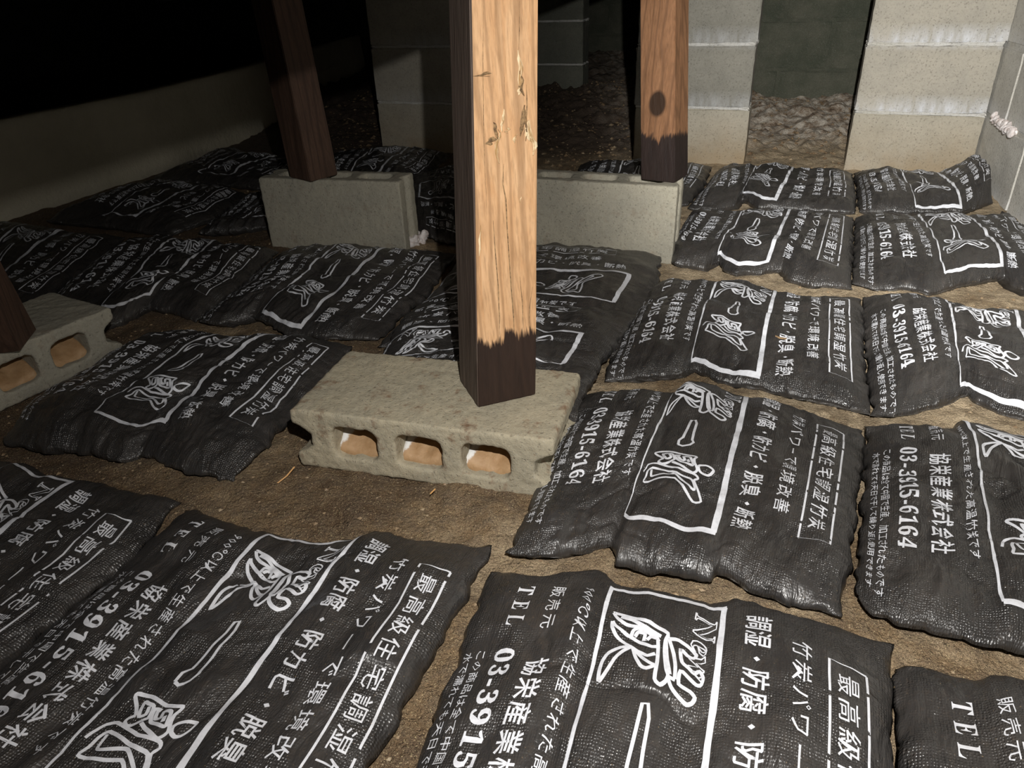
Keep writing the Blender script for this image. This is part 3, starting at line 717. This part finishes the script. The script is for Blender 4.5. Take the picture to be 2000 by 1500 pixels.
# nearest row
E1r = e2((962, 1062), (720, 1500), .50); E1l = e2((362, 985), (0, 1310), .50)
sack('large sack in the left foreground, framed logo slanting to the lower edge', [(362, 988), (430, 1008), (500, 1035), (560, 1045), (640, 1062), (700, 1050), (740, 1030), (820, 1052), (962, 1064)],
     [(962, 1064), (880, 1215), E1r], [E1l, E1r], [(362, 988), (262, 1081), E1l], seed=1, po=.035, pt=-.05)
E2r = e2((1742, 1250), (1750, 1500), .48); E2l = e2((955, 1112), (795, 1500), .48)
sack('large sack at the bottom centre-right with a tall clear logo in its frame', [(955, 1112), (1060, 1118), (1170, 1110), (1205, 1137), (1290, 1152), (1390, 1180), (1440, 1166), (1560, 1200), (1742, 1252)],
     [(1742, 1252), (1746, 1400), E2r], [E2l, E2r], [(955, 1112), (924, 1190), (880, 1319), E2l], seed=2, po=.05)
E3l = e2((1750, 1292), (1755, 1500), .50)
E3f = e2((1750, 1292), (2000, 1345), SK)
sack('sack in the bottom right corner showing only its telephone heading', [(1750, 1292), (1800, 1295), (1840, 1308), (1900, 1325), (1960, 1318), E3f], [E3f, E3f+(E3l-bp(1750, 1292, .016)[:2])], [E3l, E3f+(E3l-bp(1750, 1292, .016)[:2])], [(1750, 1292), E3l], seed=3, po=.06)
E0r = e2((352, 965), (0, 1280), .48); E0f = e2((352, 965), (0, 880), SK)
sack('sack cut by the left edge in the foreground, left of the biggest one', [E0f, (0, 902), (60, 906), (100, 930), (195, 940), (270, 960), (352, 967)], [(352, 967), (262, 1081), (94, 1227), E0r], [E0f+(E0r-bp(352, 965, .016)[:2]), E0r], [E0f, E0f+(E0r-bp(352, 965, .016)[:2])], seed=4, po=.05)
# second row
sack('sack right of the centre block with its near edge pinched and stepped', [(1130, 768), (1200, 760), (1320, 765), (1348, 748), (1400, 758), (1440, 775), (1510, 780), (1600, 810), (1690, 832)],
     [(1690, 832), (1686, 900), (1664, 1100), (1642, 1218)], [(990, 1092), (1060, 1097), (1130, 1087), (1190, 1068), (1203, 1108), (1290, 1132), (1385, 1147), (1400, 1132), (1500, 1175), (1642, 1218)], [(1130, 768), (1100, 830), (1040, 965), (990, 1092)], seed=5)
D3f = e2((1692, 826), (2000, 862), SK+.01); D3n = e2((1668, 1182), (2000, 1285), SK)
sack('sack at the right edge with a big upright telephone line, gap below it', [(1692, 826), (1760, 824), (1860, 836), (1876, 818), (1940, 838), D3f], [D3f, D3n], [(1668, 1182), (1700, 1212), (1800, 1242), (1900, 1267), (2000, 1284), D3n], [(1692, 826), (1684, 1000), (1668, 1182)], ps=1.08, seed=6)
sack('lone sack between the left lying block and the centre block', [(322, 652), (360, 646), (420, 650), (480, 664), (540, 655), (600, 660), (690, 672)], [(690, 672), (567, 817), (508, 878), (456, 946)],
     [(4, 872), (90, 892), (155, 890), (239, 912), (280, 896), (310, 912), (372, 930), (456, 946)], [(322, 652), (248, 680), (140, 736), (62, 784), (4, 872)], ps=1, seed=7)
# third row
sack('sack in the right middle whose frame ends at a notched lower edge', [(1268, 556), (1320, 546), (1400, 548), (1460, 552), (1530, 574), (1600, 576), (1683, 576)], [(1683, 576), (1690, 700), (1700, 816)],
     [(1175, 747), (1230, 750), (1330, 740), (1352, 727), (1400, 752), (1510, 772), (1600, 792), (1700, 816)], [(1268, 556), (1228, 625), (1175, 747)], ps=1.15, seed=8)
C3f = e2((1686, 576), (2000, 612), SK+.02); C3n = e2((1702, 817), (2000, 826), SK)
sack('sack at the right edge in the middle with a rounded sagging front', [(1686, 576), (1780, 574), (1830, 584), (1900, 606), (1990, 606), C3f], [C3f, C3n], [(1702, 817), (1740, 817), (1830, 802), (1888, 774), (1905, 790), (1950, 812), (2000, 828), C3n], [(1686, 576), (1692, 700), (1702, 817)], ps=1.15, seed=9)
# upright pair behind the centre block
sack('upper of the two sacks with writing facing the viewer behind the central post', [(905, 486), (1000, 480), (1080, 478), (1200, 484), (1292, 496)], [(1292, 496), (1285, 570), (1245, 640), (1225, 705)], [(740, 680), (1225, 705)], [(905, 486), (850, 570), (740, 680)], up=1, seed=10, t0=.06)
sack('lower of the two sacks facing the viewer, half hidden by the centre block', [(790, 608), (900, 596), (1000, 594), (1100, 600), (1250, 612)], [(1250, 612), (1200, 680), (1145, 760), (1125, 835)], [(690, 790), (1125, 835)], [(790, 608), (740, 700), (690, 790)], up=1, seed=11, base=.016, t0=.06)
# middle left
sack('sack ending at the central gap, just below the left standing block', [(555, 487), (600, 484), (700, 484), (770, 490), (893, 491)], [(893, 491), (830, 580), (790, 612), (740, 668)], [(385, 634), (430, 641), (495, 625), (560, 657), (640, 668), (740, 668)], [(555, 487), (470, 560), (385, 634)], ps=1.15, seed=12)
sack('dim sack directly behind the left lying block', [(250, 462), (330, 462), (400, 472), (545, 487)], [(545, 487), (470, 560), (383, 633)], [(40, 650), (140, 640), (211, 646), (240, 637), (293, 608), (340, 615), (383, 633)], [(250, 462), (140, 550), (40, 650)], ps=1.08, seed=13)
sack('darkest low sack at the far left edge above the lying block', [(-90, 440), (0, 433), (20, 432), (120, 450), (245, 463)], [(245, 463), (135, 550), (30, 640)], [(-270, 640), (30, 640)], [(-90, 440), (-270, 640)], seed=14)
# far left
sack('shadowy sack beside the left bank with a bright frame bar', [(296, 354), (350, 358), (430, 366), (487, 378)], [(487, 378), (420, 425), (330, 462)], [(92, 438), (180, 445), (330, 464)], [(296, 354), (227, 372), (141, 407), (92, 438)], seed=15)
sack('mostly hidden sack left of and behind the left standing block', [(492, 378), (560, 380), (650, 382)], [(650, 382), (600, 432)], [(385, 460), (450, 458), (600, 436)], [(492, 378), (430, 425), (385, 460)], seed=16, hgt=.03)
sack('farthest dark sack left of the dark brown post', [(447, 290), (489, 299), (545, 310), (640, 318)], [(640, 318), (520, 374)], [(300, 352), (400, 362), (520, 374)], [(447, 290), (385, 312), (300, 352)], seed=17)
sack('dark sack behind the left standing block, below the dim pier', [(640, 300), (735, 292), (802, 290), (879, 299)], [(879, 299), (850, 330), (800, 374)], [(600, 372), (800, 374)], [(640, 300), (600, 372)], seed=18)
sack('turned dark sack squeezed between the left standing block and central post', [(800, 345), (880, 325), (1000, 338)], [(1000, 338), (1010, 440)], [(806, 452), (858, 476), (890, 482), (1010, 470)], [(800, 345), (798, 400), (806, 452)], up=2, seed=19)
# far right rows
sack('small visible strip of sack behind the knotty post and its block', [(1135, 318), (1250, 320), (1392, 324)], [(1392, 324), (1375, 365), (1345, 404)], [(1100, 404), (1345, 404)], [(1135, 318), (1100, 404)], seed=20)
sack('sack below the middle pier, in the row against the piers', [(1398, 336), (1430, 325), (1470, 330), (1520, 326), (1572, 340), (1664, 336)], [(1664, 336), (1672, 378), (1672, 420)], [(1340, 412), (1400, 414), (1437, 407), (1449, 394), (1482, 412), (1560, 416), (1672, 420)], [(1398, 336), (1372, 375), (1340, 412)], ps=1.13, seed=21, hgt=.04)
sack('sack against the right pier, its corner heaped up on the right wall', [(1668, 334), (1700, 340), (1770, 345), (1860, 352), (1960, 352)], [(1960, 352), (1985, 380), (2010, 402)], [(1676, 418), (1780, 420), (1880, 420), (2010, 402)], [(1668, 334), (1674, 378), (1676, 418)], ps=1.16, seed=22, hgt=.042,
     lift=lambda x, y: .062*np.exp(-((x-.95)/.2)**2)*np.clip(1-np.abs(2*y-1)**4, 0, 1)*np.clip((1-x)*16, 0, 1))
sack('sack right of the right standing block with a short full frame', [(1350, 412), (1440, 416), (1560, 418), (1668, 422)], [(1668, 422), (1668, 500), (1664, 566)], [(1300, 497), (1317, 523), (1374, 531), (1402, 518), (1412, 531), (1437, 542), (1524, 534), (1546, 553), (1587, 564), (1664, 568)], [(1350, 412), (1335, 440), (1300, 497)], ps=1.14, seed=23, hgt=.04)
B3r = (2150, 600)
sack('sack beside the right wall with its right side skewed downhill', [(1670, 422), (1780, 426), (1880, 428), (1960, 415), (2050, 412)], [(2050, 412), (2090, 500), B3r], [(1664, 560), (1700, 568), (1775, 572), (1812, 580), (1887, 561), (1959, 550), (1976, 565), (2010, 580), B3r], [(1670, 422), (1668, 500), (1664, 560)], ps=1.12, seed=24, hgt=.04)
# ------------------------------------------------------------------ loose bits
def pebbles(name, n, region, smin, smax, seed, mat):
    r = np.random.default_rng(seed); vs = []; fs = []
    base = [(0, 0, 1), (.95, 0, .2), (0, .9, .25), (-1, 0, .1), (0, -.95, .2), (0, 0, -.6)]
    tri = [(0, 1, 2), (0, 2, 3), (0, 3, 4), (0, 4, 1), (5, 2, 1), (5, 3, 2), (5, 4, 3), (5, 1, 4)]
    c = 0
    while c < n:
        x = r.uniform(region[0], region[1]); y = r.uniform(region[2], region[3])
        s_ = smin*(smax/smin)**(r.random()**2.2); a = r.uniform(0, 6.28); z = float(ground_z(x, y))
        o = len(vs)
        for b in base:
            f = r.uniform(.6, 1.2); vs.append((x+s_*f*(b[0]*math.cos(a)-b[1]*math.sin(a)), y+s_*f*(b[0]*math.sin(a)+b[1]*math.cos(a)), z+s_*b[2]*.6*f))
        fs += [tuple(q+o for q in t) for t in tri]; c += 1
    o = link(name, mesh(name, vs, fs), mat, g); return o
o = pebbles('gravel', 9000, (-1.0, 1.7, .35, 2.4), .0010, .0055, 3, M['stone']); tag(o, 'fine grit and tiny stones scattered over the brown earth in the gaps', kind='stuff')
o = pebbles('rubble', 5200, (-.9, 2.2, 2.5, 4.3), .003, .016, 4, M['stone']); tag(o, 'crumbly pale rubble on the ground behind the piers', kind='stuff')
def straw(label, pts):
    bm = bmesh.new(); prev = None
    for (px, py, z) in pts:
        c = bp(px, py, z+.004); row = [bm.verts.new(tuple(c+np.array(d)*.0011)) for d in ((1, 0, 0), (-.5, .8, 0), (-.5, 0, .9))]
        if prev:
            for i in range(3): bm.faces.new((prev[i], prev[(i+1) % 3], row[(i+1) % 3], row[i]))
        prev = row
    m = bpy.data.meshes.new('straw'); bm.to_mesh(m); bm.free(); tag(link('straw', m, M['straw']), label, 'straw')
straw('thin orange straw leaning at the left foot of the centre block', [(542, 944, .004), (560, 930, .008), (575, 912, .014)])
straw('short straw lying in front of the centre block', [(840, 965, .014), (850, 955, .016)])
bm = bmesh.new(); c = bp(1527, 657, .046); r = random.Random(2)
ring = [bm.verts.new((c[0]+.011*r.uniform(.6, 1.1)*math.cos(a), c[1]+.014*r.uniform(.6, 1.1)*math.sin(a), c[2]+.003*r.random())) for a in [i*.628 for i in range(10)]]
bm.faces.new(ring); m = bpy.data.meshes.new('dry_leaf'); bm.to_mesh(m); bm.free(); o = link('dry_leaf', m, M['leaf']); tag(o, 'scrap of brown dry leaf lying on a sack frame bar', 'leaf'); md = o.modifiers.new('s', 'SOLIDIFY'); md.thickness = .001
